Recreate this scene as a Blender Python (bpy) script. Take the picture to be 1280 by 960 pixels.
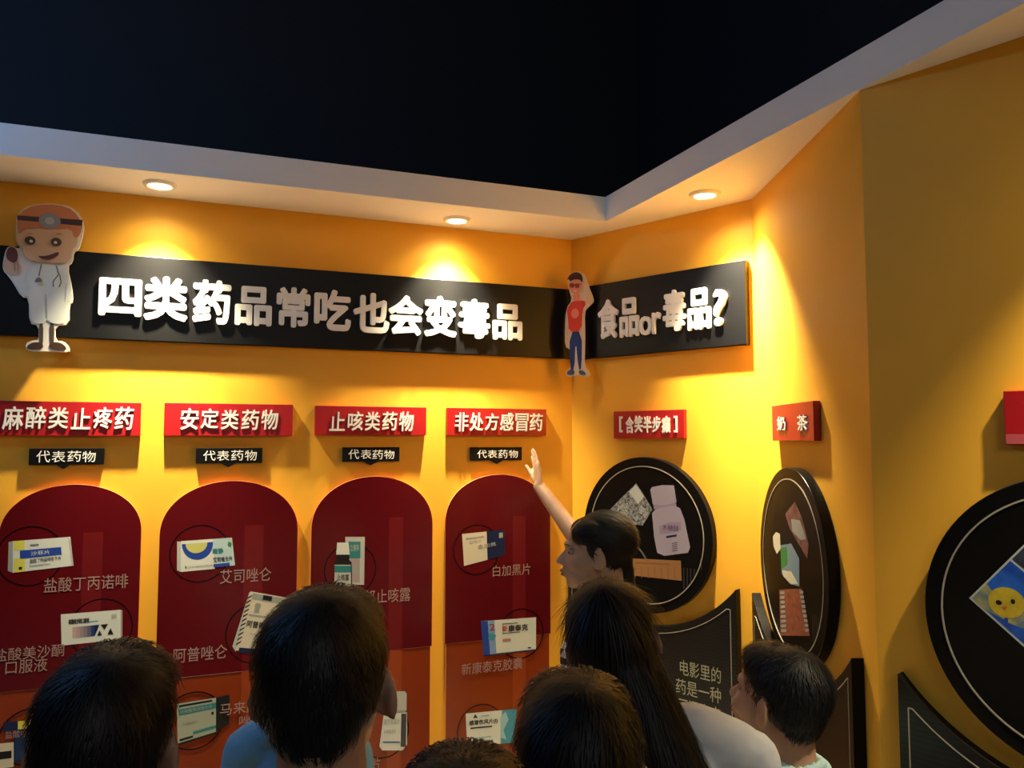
import bpy, bmesh, math, random
from mathutils import Vector, Matrix, noise

random.seed(7)
SC = bpy.context.scene
COL = SC.collection
for o in list(bpy.data.objects):
    bpy.data.objects.remove(o)

# ------------------------------------------------------------------ camera
F_PX = 1000.0
PITCH = math.radians(3.95)
CAM_Z = 1.70
cam_d = bpy.data.cameras.new('camera'); cam = bpy.data.objects.new('camera', cam_d); COL.objects.link(cam)
cam.location = (0, 0, CAM_Z); cam.rotation_euler = (math.pi / 2 + PITCH, 0, 0)
cam_d.sensor_width = 36; cam_d.lens = 36 * F_PX / 1280
cam_d.clip_start = 0.02
SC.camera = cam

# ------------------------------------------------------------------ world, exposure
w = bpy.data.worlds.new('world'); SC.world = w; w.use_nodes = True
w.node_tree.nodes['Background'].inputs[0].default_value = (0.25, 0.4, 1.0, 1)
w.node_tree.nodes['Background'].inputs[1].default_value = 0.0
SC.view_settings.view_transform = 'Standard'; SC.view_settings.look = 'None'
SC.view_settings.gamma = 1.0; SC.view_settings.exposure = 0.0
SC.view_settings.use_curve_mapping = False


def area(name, loc, target, size, power, colr, sy=None):
    d = bpy.data.lights.new(name, 'AREA'); d.energy = power; d.color = colr; d.size = size
    if sy: d.shape = 'RECTANGLE'; d.size_y = sy
    o = bpy.data.objects.new(name, d); COL.objects.link(o); o.location = loc
    o.rotation_euler = (Vector(target) - Vector(loc)).to_track_quat('-Z', 'Y').to_euler()
    return o


# cool ceiling lighting of the rest of the hall, behind and to the left of the camera
area('hall_light', (1.0, -2.2, 3.5), (-0.4, 2.8, 1.5), 1.4, 23, (0.96, 0.94, 0.90))
_b = bpy.data.lights.new('blue_stage_light', 'POINT'); _b.energy = 38; _b.color = (0.20, 0.48, 1.0); _b.shadow_soft_size = 0.10
_bo = bpy.data.objects.new('blue_stage_light', _b); COL.objects.link(_bo); _bo.location = (-2.0, 1.5, 3.3)

# lamp powers
BEAM = ((44, 185.0, 1.0), (82, 170.0, 0.8), (140, 6.0, 1.0))   # cone, watts, softness: the lamp's core, its field and its spill
WARM = (1.0, 0.86, 0.54)


# ------------------------------------------------------------------ materials
MATS = {}


def mat(name, colr, rough=0.6, spec=0.4, metal=0.0, coat=0.0, emit=None, noise_amt=0.0, noise_scale=8, bump=0.0, col2=None):
    if name in MATS: return MATS[name]
    m = bpy.data.materials.new(name); m.use_nodes = True
    nt = m.node_tree; b = nt.nodes['Principled BSDF']
    b.inputs['Base Color'].default_value = (*colr, 1)
    b.inputs['Roughness'].default_value = rough
    b.inputs['Specular IOR Level'].default_value = spec
    b.inputs['Metallic'].default_value = metal
    b.inputs['Coat Weight'].default_value = coat
    b.inputs['Coat Roughness'].default_value = 0.08
    if emit:
        b.inputs['Emission Color'].default_value = (*emit[:3], 1); b.inputs['Emission Strength'].default_value = emit[3]
    if noise_amt or bump:
        tc = nt.nodes.new('ShaderNodeTexCoord'); n = nt.nodes.new('ShaderNodeTexNoise')
        n.inputs['Scale'].default_value = noise_scale; n.inputs['Detail'].default_value = 5
        nt.links.new(tc.outputs['Object'], n.inputs['Vector'])
        if noise_amt:
            r = nt.nodes.new('ShaderNodeValToRGB')
            c2 = col2 or tuple(c * (1 - noise_amt) for c in colr)
            r.color_ramp.elements[0].position = 0.35; r.color_ramp.elements[1].position = 0.65
            r.color_ramp.elements[0].color = (*c2, 1); r.color_ramp.elements[1].color = (*colr, 1)
            nt.links.new(n.outputs['Fac'], r.inputs['Fac']); nt.links.new(r.outputs['Color'], b.inputs['Base Color'])
        if bump:
            bp = nt.nodes.new('ShaderNodeBump'); bp.inputs['Strength'].default_value = bump; bp.inputs['Distance'].default_value = 0.004
            n2 = nt.nodes.new('ShaderNodeTexNoise'); n2.inputs['Scale'].default_value = noise_scale * 14
            nt.links.new(tc.outputs['Object'], n2.inputs['Vector'])
            nt.links.new(n2.outputs['Fac'], bp.inputs['Height']); nt.links.new(bp.outputs['Normal'], b.inputs['Normal'])
    MATS[name] = m
    return m


def stripes_mat(name, c1, c2, scale, axis='Z', thresh=0.5, dist=0.0, rough=0.7):
    if name in MATS: return MATS[name]
    m = mat(name, c1, rough); nt = m.node_tree; b = nt.nodes['Principled BSDF']
    tc = nt.nodes.new('ShaderNodeTexCoord'); wv = nt.nodes.new('ShaderNodeTexWave')
    wv.bands_direction = axis; wv.inputs['Scale'].default_value = scale; wv.inputs['Distortion'].default_value = dist
    wv.inputs['Detail'].default_value = 1
    r = nt.nodes.new('ShaderNodeValToRGB'); r.color_ramp.interpolation = 'CONSTANT'
    r.color_ramp.elements[0].color = (*c1, 1); r.color_ramp.elements[1].color = (*c2, 1); r.color_ramp.elements[1].position = thresh
    nt.links.new(tc.outputs['Object'], wv.inputs['Vector']); nt.links.new(wv.outputs['Fac'], r.inputs['Fac'])
    nt.links.new(r.outputs['Color'], b.inputs['Base Color'])
    return m


M_WALL = mat('yellow_wall_paint', (0.88, 0.44, 0.036), 0.55, 0.3, noise_amt=0.05, noise_scale=3, bump=0.06)
M_SOFFIT = mat('white_plaster', (0.84, 0.81, 0.76), 0.8, 0.2, bump=0.05)
M_FASCIA = M_SOFFIT
M_BLACK = mat('matt_black_paint', (0.012, 0.013, 0.016), 0.8, 0.25)
M_BOARD = mat('black_board', (0.003, 0.003, 0.004), 0.42, 0.2)
M_LETTER = mat('white_letter_foam', (0.82, 0.80, 0.77), 0.5, 0.3)
M_RED = mat('red_sign_acrylic', (0.37, 0.008, 0.012), 0.35, 0.5)
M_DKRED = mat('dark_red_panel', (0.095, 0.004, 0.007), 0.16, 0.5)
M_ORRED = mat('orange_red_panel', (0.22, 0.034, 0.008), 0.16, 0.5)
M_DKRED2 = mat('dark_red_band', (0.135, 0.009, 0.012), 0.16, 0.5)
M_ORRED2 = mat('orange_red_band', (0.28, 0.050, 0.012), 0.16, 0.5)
M_EDGE = mat('clear_acrylic_edge', (0.75, 0.25, 0.10), 0.3, 0.5)
M_FLOOR = mat('pale_floor_tile', (0.58, 0.56, 0.52), 0.35, 0.4, noise_amt=0.12, noise_scale=2)
M_WHITE = mat('print_white', (0.62, 0.66, 0.62), 0.3)
M_CREAM = mat('print_cream', (0.60, 0.56, 0.44), 0.3)
M_GREY = mat('print_grey', (0.30, 0.32, 0.31), 0.3)
M_LGREY = mat('print_light_grey', (0.45, 0.47, 0.45), 0.3)
M_BLUE = mat('print_blue', (0.02, 0.06, 0.35), 0.3)
M_NAVY = mat('print_navy', (0.010, 0.018, 0.065), 0.3)
M_CYAN = mat('print_cyan', (0.05, 0.28, 0.42), 0.3)
M_TEAL = mat('print_teal', (0.03, 0.20, 0.22), 0.3)
M_YEL = mat('print_yellow', (0.62, 0.60, 0.10), 0.3)
M_INK = mat('print_black', (0.012, 0.012, 0.014), 0.3)
M_GREEN = mat('print_green', (0.03, 0.22, 0.06), 0.3)
M_RING = mat('ring_black_line', (0.014, 0.002, 0.002), 0.25)
M_CAPT = mat('caption_pale', (0.33, 0.20, 0.19), 0.5, 0.2)
M_DISC = mat('disc_black_gloss', (0.005, 0.0045, 0.0045), 0.28, 0.12)
M_RIM = mat('gold_ring_line', (0.34, 0.30, 0.24), 0.35, 0.5)


# ------------------------------------------------------------------ projecting picture points onto real planes
def ray(px, py):
    u = (px - 640) / F_PX; v = (480 - py) / F_PX
    return Vector((u, math.cos(PITCH) - v * math.sin(PITCH), v * math.cos(PITCH) + math.sin(PITCH)))


CAM = Vector((0, 0, CAM_Z))
SOFFIT_Z = 2.55


def at_height(px, py, z):
    d = ray(px, py); return CAM + d * ((z - CAM_Z) / d.z)


def at_depth(px, py, y):
    d = ray(px, py); return CAM + d * (y / d.y)


class Wall:
    """vertical plane: x along (to the right seen from the room), y up, z out of the wall"""
    def __init__(s, p0, p1):
        s.p = Vector((p0[0], p0[1], 0)); d = Vector((p1[0] - p0[0], p1[1] - p0[1], 0)); s.len = d.length
        s.d = d.normalized(); s.n = s.d.cross(Vector((0, 0, 1)))
        s.m = Matrix(((s.d.x, 0, s.n.x), (s.d.y, 0, s.n.y), (s.d.z, 1, s.n.z)))
        s.rot = s.m.to_4x4()

    def at(s, px, py, off=0.0):
        r = ray(px, py); q = s.p + s.n * off
        t = (q - CAM).dot(s.n) / r.dot(s.n)
        h = CAM + r * t - q
        return (h.dot(s.d), h.z)

    def world(s, x, y, z): return s.p + s.d * x + Vector((0, 0, y)) + s.n * z

    def rect(s, cx, cy, w_, h_, off):
        c = s.at(cx, cy, off); a = s.at(cx - w_ / 2, cy, off); b = s.at(cx + w_ / 2, cy, off)
        u = s.at(cx, cy - h_ / 2, off); d = s.at(cx, cy + h_ / 2, off)
        return (a[0] + b[0]) / 2, (u[1] + d[1]) / 2, b[0] - a[0], u[1] - d[1]


corner = {k: at_height(x, y, SOFFIT_Z) for k, (x, y) in dict(A0=(0, 226), AB=(714, 300), BC=(940, 249), CD=(1075, 113), D1=(1280, 45)).items()}
dA = (corner['AB'] - corner['A0']).normalized()
pA0 = corner['A0'] - dA * 1.4
dD = (corner['D1'] - corner['CD']).normalized()
pD1 = corner['D1'] + dD * 0.9
WA = Wall(pA0, corner['AB']); WB = Wall(corner['AB'], corner['BC']); WC = Wall(corner['BC'], corner['CD']); WD = Wall(corner['CD'], pD1)
FL0 = at_height(62, 200, SOFFIT_Z); FC = at_height(757, 277, SOFFIT_Z); FR1 = at_height(1280, 4, SOFFIT_Z)
nrm = (WA.n + WB.n).normalized()
_d = Vector((-nrm.y, nrm.x, 0))
WM = Wall(corner['AB'] + nrm * 0.0 - _d * 0.5, corner['AB'] + _d * 0.5)


# ------------------------------------------------------------------ mesh helpers
class MB:
    def __init__(s): s.v = []; s.f = []; s.mi = []; s.mats = []

    def m(s, mt):
        if mt not in s.mats: s.mats.append(mt)
        return s.mats.index(mt)

    def prism(s, poly, z0, z1, mt, side=None):
        n = len(poly); b = len(s.v); i = s.m(mt); j = s.m(side or mt)
        ar = sum(poly[k][0] * poly[(k + 1) % n][1] - poly[(k + 1) % n][0] * poly[k][1] for k in range(n))
        if ar < 0: poly = list(reversed(poly))
        s.v += [(p[0], p[1], z0) for p in poly] + [(p[0], p[1], z1) for p in poly]
        s.f.append([b + n + k for k in range(n)]); s.mi.append(i)
        s.f.append([b + n - 1 - k for k in range(n)]); s.mi.append(j)
        for k in range(n):
            l = (k + 1) % n
            s.f.append([b + k, b + l, b + n + l, b + n + k]); s.mi.append(j)
        return s

    def sheet(s, poly, z, mt):
        return s.prism(poly, z - 0.00015, z, mt)

    def ring(s, cx, cy, rx, ry, wd, z0, z1, mt, n=48):
        b = len(s.v); i = s.m(mt)
        for k in range(n):
            a = 2 * math.pi * k / n; c, q = math.cos(a), math.sin(a)
            s.v += [(cx + rx * c, cy + ry * q, z0), (cx + rx * c, cy + ry * q, z1),
                    (cx + (rx - wd) * c, cy + (ry - wd) * q, z1), (cx + (rx - wd) * c, cy + (ry - wd) * q, z0)]
        for k in range(n):
            o = b + 4 * k; p = b + 4 * ((k + 1) % n)
            for q in range(4):
                r = (q + 1) % 4
                s.f.append([o + q, p + q, p + r, o + r]); s.mi.append(i)
        return s

    def tube(s, pts, r, mt, n=6):
        for a, b_ in zip(pts, pts[1:]):
            dx, dy = b_[0] - a[0], b_[1] - a[1]; L = math.hypot(dx, dy) or 1; nx, ny = -dy / L * r, dx / L * r
            s.prism([(a[0] + nx, a[1] + ny), (b_[0] + nx, b_[1] + ny), (b_[0] - nx, b_[1] - ny), (a[0] - nx, a[1] - ny)], a[2], a[3], mt)
        return s

    def build(s, name, parent=None, org=(0, 0, 0), bevel=0.0):
        me = bpy.data.meshes.new(name)
        me.from_pydata([(x - org[0], y - org[1], z - org[2]) for x, y, z in s.v], [], s.f)
        for mt in s.mats: me.materials.append(mt)
        for p, i in zip(me.polygons, s.mi): p.material_index = i
        me.update()
        o = bpy.data.objects.new(name, me); COL.objects.link(o)
        if parent: o.parent = parent
        if bevel:
            md = o.modifiers.new('bevel', 'BEVEL'); md.width = bevel; md.segments = 2; md.limit_method = 'ANGLE'
        return o


def tag(o, label=None, cat=None, group=None, kind=None):
    if label: o['label'] = label
    if cat: o['category'] = cat
    if group: o['group'] = group
    if kind: o['kind'] = kind
    return o


def thing(name, W, org, label, cat, group=None):
    o = bpy.data.objects.new(name, None); COL.objects.link(o); o.empty_display_size = 0.1
    o.matrix_world = Matrix.Translation(W.world(*org)) @ W.rot
    return tag(o, label, cat, group)


_tc = {}


def text_data(s, off, ext, res=3):
    k = (s, off, ext)
    if k in _tc: return _tc[k]
    c = bpy.data.curves.new('t', 'FONT'); c.body = s; c.size = 1; c.offset = off; c.extrude = ext; c.resolution_u = res
    o = bpy.data.objects.new('t', c); COL.objects.link(o)
    dg = bpy.context.evaluated_depsgraph_get(); me = bpy.data.meshes.new_from_object(o.evaluated_get(dg))
    v = [tuple(q.co) for q in me.vertices]; f = [list(p.vertices) for p in me.polygons]
    bpy.data.objects.remove(o); bpy.data.meshes.remove(me)
    _tc[k] = (v, f); return _tc[k]


def put_text(mb, s, cx, cy, w_, h_, z0, z1, mt, off=0.0, warp=None, shear=0.0):
    """off: stroke thickening as a fraction of the letter size, made by merging shifted copies"""
    v, f = text_data(s, 0.0, 0.5)
    x0 = min(p[0] for p in v); x1 = max(p[0] for p in v); y0 = min(p[1] for p in v); y1 = max(p[1] for p in v)
    i = mb.m(mt); sh = [(0, 0)]
    if off >= 0.03: sh += [(off * math.cos(a), off * math.sin(a)) for a in [math.pi * k / 4 for k in range(8)]]
    elif off >= 0.012: sh += [(off * math.cos(a), off * math.sin(a)) for a in [math.pi * (k / 2 + .25) for k in range(4)]]
    m = off if len(sh) > 1 else 0
    for n_, (dx, dy) in enumerate(sh):
        b = len(mb.v)
        for x, y, z in v:
            u = (x - x0) / (x1 - x0) - 0.5; q = (y - y0) / (y1 - y0) - 0.5
            u = u * (1 - 2 * m) + dx; q = q * (1 - 2 * m) + dy
            mb.v.append((cx + u * w_ + shear * q * h_, cy + q * h_, z0 if z < 0 else z1 - 0.00004 * n_))
        for p in f: mb.f.append([b + k for k in p]); mb.mi.append(i)


def text_part(name, parent, org, s, cx, cy, w_, h_, z0, z1, mt, off=0.0, shear=0.0):
    mb = MB(); put_text(mb, s, cx, cy, w_, h_, z0, z1, mt, off, None, shear)
    return mb.build(name, parent, org)


def ell(cx, cy, rx, ry, n=32, a0=0, a1=360):
    full = abs(a1 - a0) >= 360
    k = n if full else n + 1
    return [(cx + rx * math.cos(math.radians(a0 + (a1 - a0) * i / n)), cy + ry * math.sin(math.radians(a0 + (a1 - a0) * i / n))) for i in range(k)]


def rectp(x0, y0, x1, y1): return [(x0, y0), (x1, y0), (x1, y1), (x0, y1)]


# ------------------------------------------------------------------ structure
def plan_prism(name, pts, z0, z1, mt, **k):
    mb = MB(); mb.prism([(p[0], p[1]) for p in pts], z0, z1, mt); o = mb.build(name); tag(o, kind='structure'); return o


def wall_slab(name, W, mt, z0=0.0, z1=SOFFIT_Z, ext0=0.0, ext1=0.0, th=0.12):
    a = W.p - W.d * ext0; b = W.p + W.d * (W.len + ext1)
    return plan_prism(name, [a, b, b - W.n * th, a - W.n * th], z0, z1, mt)


TH = 0.12


def isect(p, d, q, e):
    k = (d.x * e.y - d.y * e.x); t = ((q.x - p.x) * e.y - (q.y - p.y) * e.x) / k
    return p + d * t


def outer(Wl, Wr): return isect(Wl.p - Wl.n * TH, Wl.d, Wr.p - Wr.n * TH, Wr.d)


oAB, oBC, oCD = outer(WA, WB), outer(WB, WC), outer(WC, WD)
eA = pA0; eD = pD1
plan_prism('wall_left', [eA, corner['AB'], oAB, eA - WA.n * TH], 0, SOFFIT_Z, M_WALL)
plan_prism('wall_centre', [corner['AB'], corner['BC'], oBC, oAB], 0, SOFFIT_Z, M_WALL)
plan_prism('wall_angled', [corner['BC'], corner['CD'], oCD, oBC], 0, SOFFIT_Z, M_WALL)
plan_prism('wall_right', [corner['CD'], eD, eD - WD.n * TH, oCD], 0, SOFFIT_Z, M_WALL)
# lowered plaster border with its fascia
dFL = (FC - FL0).normalized(); dFR = (FR1 - FC).normalized()
f0 = FL0 - dFL * 2.2; f1 = FR1 + dFR * 1.5
U = Vector((0.66, 4.1, 0))
nL = Vector((-dFL.y, dFL.x, 0)); nR = Vector((-dFR.y, dFR.x, 0))
u0 = U - dFL * 5.2; u1 = U + dFR * 5.2
plan_prism('trim_1', [f0, FC, f1, u1 + nR * 0.3, U + (nL + nR) * 0.3, u0 + nL * 0.3], SOFFIT_Z, SOFFIT_Z + 0.098, M_SOFFIT)
tag(bpy.data.objects['trim_1'], 'lowered white plaster border with downlights above the yellow walls')
CZ = 4.3
plan_prism('wall_upper_left', [u0, U, U + nL * 0.1, u0 + nL * 0.1], SOFFIT_Z + 0.098, CZ, M_BLACK)
plan_prism('wall_upper_right', [U, u1, u1 + nR * 0.1, U + nR * 0.1], SOFFIT_Z + 0.098, CZ, M_BLACK)
X0, X1, Y0, Y1 = -4.2, 3.6, -4.0, 5.0
plan_prism('ceiling', rectp(X0, Y0, X1, Y1), CZ, CZ + 0.1, M_BLACK)
plan_prism('floor', rectp(X0, Y0, X1, Y1), -0.1, 0, M_FLOOR)
plan_prism('wall_back', rectp(X0, Y0 - 0.1, X1, Y0), 0, CZ, M_BLACK)
plan_prism('wall_far_left', rectp(X0 - 0.1, Y0, X0, Y1), 0, CZ, M_BLACK)
plan_prism('wall_far_right', rectp(X1, Y0, X1 + 0.1, Y1), 0, CZ, M_BLACK)

# ------------------------------------------------------------------ downlights
M_BULB = mat('lamp_lens', (1, 1, 1), 0.4, emit=(1.0, 0.88, 0.66, 14.0))
M_TRIM = mat('lamp_trim', (0.8, 0.78, 0.72), 0.4)


def lathe(profile, n=32):
    vs = []; fs = []
    for i in range(n):
        a = 2 * math.pi * i / n
        for r, z in profile: vs.append((r * math.cos(a), r * math.sin(a), z))
    k = len(profile)
    for i in range(n):
        j = (i + 1) % n
        for q in range(k - 1): fs.append([i * k + q, j * k + q, j * k + q + 1, i * k + q + 1])
    return vs, fs


def raw(name, vs, fs, mt, parent=None, smooth=False):
    me = bpy.data.meshes.new(name); me.from_pydata(vs, [], fs); me.materials.append(mt)
    if smooth: me.polygons.foreach_set('use_smooth', [True] * len(me.polygons))
    me.update(); o = bpy.data.objects.new(name, me); COL.objects.link(o)
    if parent: o.parent = parent
    return o


def spot(parent, ang, power, tilt_to=None, blend=1.0):
    d = bpy.data.lights.new('lamp', 'SPOT'); d.energy = power; d.color = WARM; d.spot_size = math.radians(ang); d.spot_blend = blend
    d.shadow_soft_size = 0.018
    o = bpy.data.objects.new('lamp_light', d); COL.objects.link(o); o.parent = parent; o.location = (0, 0, -0.02)
    if tilt_to is not None:
        o.rotation_euler = tilt_to.to_track_quat('-Z', 'Y').to_euler()
    return o


def downlight(p, label, W, k=1.0, tilt=0.0):
    e = bpy.data.objects.new('downlight', None); COL.objects.link(e); e.location = (p.x, p.y, SOFFIT_Z)
    tag(e, label, 'light', 'downlights in the white border')
    vs, fs = lathe([(0.036, 0.0), (0.036, -0.006), (0.040, -0.011), (0.050, -0.008), (0.054, 0.0)])
    raw('trim_ring', vs, fs, M_TRIM, e, True)
    vs, fs = lathe([(0.0005, -0.008), (0.020, -0.0075), (0.036, -0.004), (0.036, 0.0)])
    raw('lamp_lens', vs, fs, M_BULB, e, True)
    for ang, power, bl in BEAM: spot(e, ang, power * k, Vector((0, 0, -1)) + W.d * tilt - W.n * 0.13, bl)
    return e


downlight(at_height(200, 230, SOFFIT_Z), 'round recessed downlight left of the other two, above the long banner', WA)
downlight(at_height(571, 274, SOFFIT_Z), 'round recessed downlight in the middle, above the right half of the long banner', WA)
downlight(at_height(881, 242, SOFFIT_Z), 'round recessed downlight on the right, above the short banner near the wall corner', WB, 1.3, 0.17)
pd = WD.world(WD.at(1255, 520)[0] + 0.46, 0, 0.20)
downlight(pd, 'round recessed downlight above the far right wall, outside the picture', WD, 0.9)

# ------------------------------------------------------------------ banners
BT = 0.030


def board_plan(W, x0, x1, z0, z1, t, parent, name, m0=0.0, m1=0.0, mt=M_BOARD):
    """board with mitred ends; m0/m1 shift of the front edge"""
    mb = MB(); i = mb.m(mt)
    mb.v += [(x0, z0, 0.001), (x1, z0, 0.001), (x1, z1, 0.001), (x0, z1, 0.001), (x0 + m0, z0, t), (x1 + m1, z0, t), (x1 + m1, z1, t), (x0 + m0, z1, t)]
    for f in ([3, 2, 1, 0], [4, 5, 6, 7], [0, 1, 5, 4], [1, 2, 6, 5], [2, 3, 7, 6], [3, 0, 4, 7]): mb.f.append(f); mb.mi.append(i)
    return mb


def zavg(W, pts, off): return sum(W.at(x, y, off)[1] for x, y in pts) / len(pts)


fAB = isect(WA.p + WA.n * BT, WA.d, WB.p + WB.n * BT, WB.d)
mA = (fAB - WA.p).dot(WA.d) - WA.len       # how far the front edge stops short of the corner
mB = (fAB - WB.p).dot(WB.d)
zt = zavg(WA, [(101, 313), (400, 338), (700, 361)], BT); zb = zavg(WA, [(100, 421), (400, 436), (700, 448)], BT)
org = (WA.at(380, 380, BT)[0], (zt + zb) / 2, 0.0)
banA = thing('banner_sign', WA, org, 'long black banner board with eleven raised white letters on the left wall', 'sign')
mb = board_plan(WA, 0.25, WA.len - 0.001, zb, zt, BT, banA, 'board', 0, mA); mb.build('board', banA, org, 0.002)
LT = 0.013
LA = [('四', 123.4, 177, 348, 395), ('类', 180, 235, 346, 401), ('药', 241, 289, 350, 405), ('品', 294, 340, 358, 407), ('常', 346, 388, 359, 409),
      ('吃', 393, 439, 362, 413), ('也', 442, 487, 366, 416), ('会', 486, 529, 369, 419), ('变', 531, 571, 370, 421), ('毒', 574, 613, 374, 423), ('品', 617, 653, 380, 425)]


def letters(W, L, parent, org, off, z0, z1, mt, name='letter', toff=0.03):
    for ch, x0, x1, y0, y1 in L:
        cx, cy, ww, hh = W.rect((x0 + x1) / 2, (y0 + y1) / 2, x1 - x0, y1 - y0, z1)
        text_part(name, parent, org, ch, cx, cy, ww, hh, z0, z1, mt, toff)


letters(WA, LA, banA, org, BT, BT + 0.0005, BT + LT, M_LETTER, toff=0.036)
zt2 = zavg(WB, [(750, 354), (850, 339), (932, 325)], BT); zb2 = zavg(WB, [(745, 446), (850, 439), (932, 431)], BT)
xe = WB.at(932, 380, BT)[0]
org = ((mB + xe) / 2, (zt2 + zb2) / 2, 0.0)
banB = thing('banner_sign', WB, org, 'short black banner board with white lettering ending in a question mark', 'sign')
mb = board_plan(WB, 0.001, xe, zb2, zt2, BT, banB, 'board', mB, 0); mb.build('board', banB, org, 0.002)
LB = [('食', 747, 772, 374, 423), ('品', 774, 797, 372, 421), ('o', 798, 814, 395, 419), ('r', 814.5, 825, 390, 417), ('毒', 828, 856, 362, 414), ('品', 859, 887, 360, 412), ('?', 891, 908, 361, 407)]
letters(WB, LB, banB, org, BT, BT + 0.0005, BT + LT, M_LETTER, toff=0.034)

# ------------------------------------------------------------------ red name signs and black plaques
ST = 0.021


def box_sign(name, W, x0, x1, yt, yb, t, label, text, tx0, tx1, ty0, ty1, mt=M_RED, toff=0.022, raised=0.004, shear=0.0, tag_n='letter', spaces=None):
    a = W.at(x0, (yt + yb) / 2, t)[0]; b = W.at(x1, (yt + yb) / 2, t)[0]
    z1 = W.at((x0 + x1) / 2, yt, t)[1]; z0 = W.at((x0 + x1) / 2, yb, t)[1]
    org = ((a + b) / 2, (z0 + z1) / 2, 0)
    e = thing(name, W, org, label, 'sign')
    MB().prism(rectp(a, z0, b, z1), 0.001, t, mt).build('sign_box', e, org, 0.0015)
    ta = W.at(tx0, 0.5 * (ty0 + ty1), t)[0]; tb = W.at(tx1, 0.5 * (ty0 + ty1), t)[0]
    c1 = W.at((tx0 + tx1) / 2, ty0, t)[1]; c0 = W.at((tx0 + tx1) / 2, ty1, t)[1]
    n = len(text); pitch = (tb - ta) / n
    for i, ch in enumerate(text):
        if ch == ' ': continue
        fw = 0.35 if ch in '[]' else 0.88
        jx = random.uniform(-.02, .02) * pitch if n > 3 else 0; jy = random.uniform(-.03, .03) * (c1 - c0)
        text_part(tag_n, e, org, ch, ta + pitch * (i + 0.5) + jx, (c0 + c1) / 2 + jy, pitch * fw, (c1 - c0) * random.uniform(.93, 1.03), t, t + raised, M_LETTER, toff, shear)
    return e, org


SIG = [(-8, 176, 502, 545, '麻醉类止疼药', 2, 169, 508, 537, 'leftmost of the long red name signs on the left wall, six white characters'),
       (205, 366, 504.5, 545, '安定类药物', 224, 349, 511, 537, 'red name sign with five white characters, second from the left'),
       (394, 533, 508, 544, '止咳类药物', 411, 518, 514, 539, 'red name sign with five white characters, third from the left'),
       (559, 683, 510.5, 544.5, '非处方感冒药', 567, 679, 516, 539, 'red name sign with six white characters above the raised hand')]
for x0, x1, yt, yb, t, tx0, tx1, ty0, ty1, lab in SIG:
    box_sign('red_name_sign', WA, x0, x1, yt, yb, ST, lab, t, tx0, tx1, ty0, ty1, toff=0.02, shear=0.04)
box_sign('red_name_sign', WB, 767, 855, 513, 548, ST, 'bright red sign with bracketed white characters above the disc with the bottle', '[含笑半步癫]', 771, 851, 520, 541, toff=0.03)
box_sign('red_name_sign', WC, 965, 1017, 504, 551, ST, 'small red sign box with two blurred white characters on the angled wall', '奶 茶', 972, 1011, 519, 539, toff=0.02)
# sign on the right wall, cut by the frame
a = WD.at(1255, 520, ST)[0]; z1 = WD.at(1255, 489, ST)[1]; z0 = WD.at(1255, 556, ST)[1]
org = (a + 0.17, (z0 + z1) / 2, 0)
e = thing('red_name_sign', WD, org, 'red sign box at the right edge of the photo with a pinkish reflection painted along its bottom', 'sign')
MB().prism(rectp(a, z0, a + 0.34, z1), 0.001, ST, M_RED).build('sign_box', e, org, 0.0015)
MB().sheet(rectp(a + 0.002, z0 + 0.002, a + 0.338, z0 + 0.022), ST + 0.001, mat('pink_reflection_paint', (0.45, 0.08, 0.10), 0.3)).build('painted_reflection', e, org)  # pinkish reflection on the sign's lower part, painted as a flat strip

PLQ = [(36, 130, 560.5, 581, 44, 121, 69, 89, 'leftmost black plaque under the first red name sign'),
       (245, 328, 560, 579, 253, 322, 275, 296, 'second black plaque from the left under a red name sign'),
       (428.5, 499.5, 559, 577, 435, 494, 453, 474, 'third black plaque from the left under a red name sign'),
       (588.5, 652.5, 559, 575.5, 596, 648, 613, 630, 'black plaque nearest the raised hand, under the fourth red sign')]
PT = 0.014
for x0, x1, yt, yb, tx0, tx1, q0, q1, lab in PLQ:
    e, org = box_sign('black_plaque', WA, x0, x1, yt, yb, PT, lab + ', four thin white characters', '代表药物', tx0, tx1, yt + 3, yb - 3, M_BOARD, toff=0.0, raised=0.0012)
    a = WA.at(q0, yb, PT); b = WA.at(q1, yb, PT)
    MB().prism([(a[0], a[1] + 0.001), ((a[0] + b[0]) / 2, a[1] - 0.014), (b[0], a[1] + 0.001)], 0.001, PT, M_BOARD).build('pointer', e, org)

# ------------------------------------------------------------------ red arch panels with printed medicines
AT = 0.014


def quad_print(mb, W, pts, z, mt): mb.sheet([W.at(x, y, AT) for x, y in pts], z, mt)


def caption(e, org, s, x0, x1, y0, y1, W=None, z=AT + 0.0007, mt=M_CAPT, off=0.002):
    W = W or WA
    cx, cy, ww, hh = W.rect((x0 + x1) / 2, (y0 + y1) / 2, x1 - x0, y1 - y0, AT)
    text_part('caption', e, org, s, cx, cy, ww, hh, z - 0.0005, z, mt, off)


def bil(q, u, v):
    a = (q[0][0] + (q[1][0] - q[0][0]) * u, q[0][1] + (q[1][1] - q[0][1]) * u)
    b = (q[3][0] + (q[2][0] - q[3][0]) * u, q[3][1] + (q[2][1] - q[3][1]) * u)
    return (a[0] + (b[0] - a[0]) * v, a[1] + (b[1] - a[1]) * v)


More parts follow.
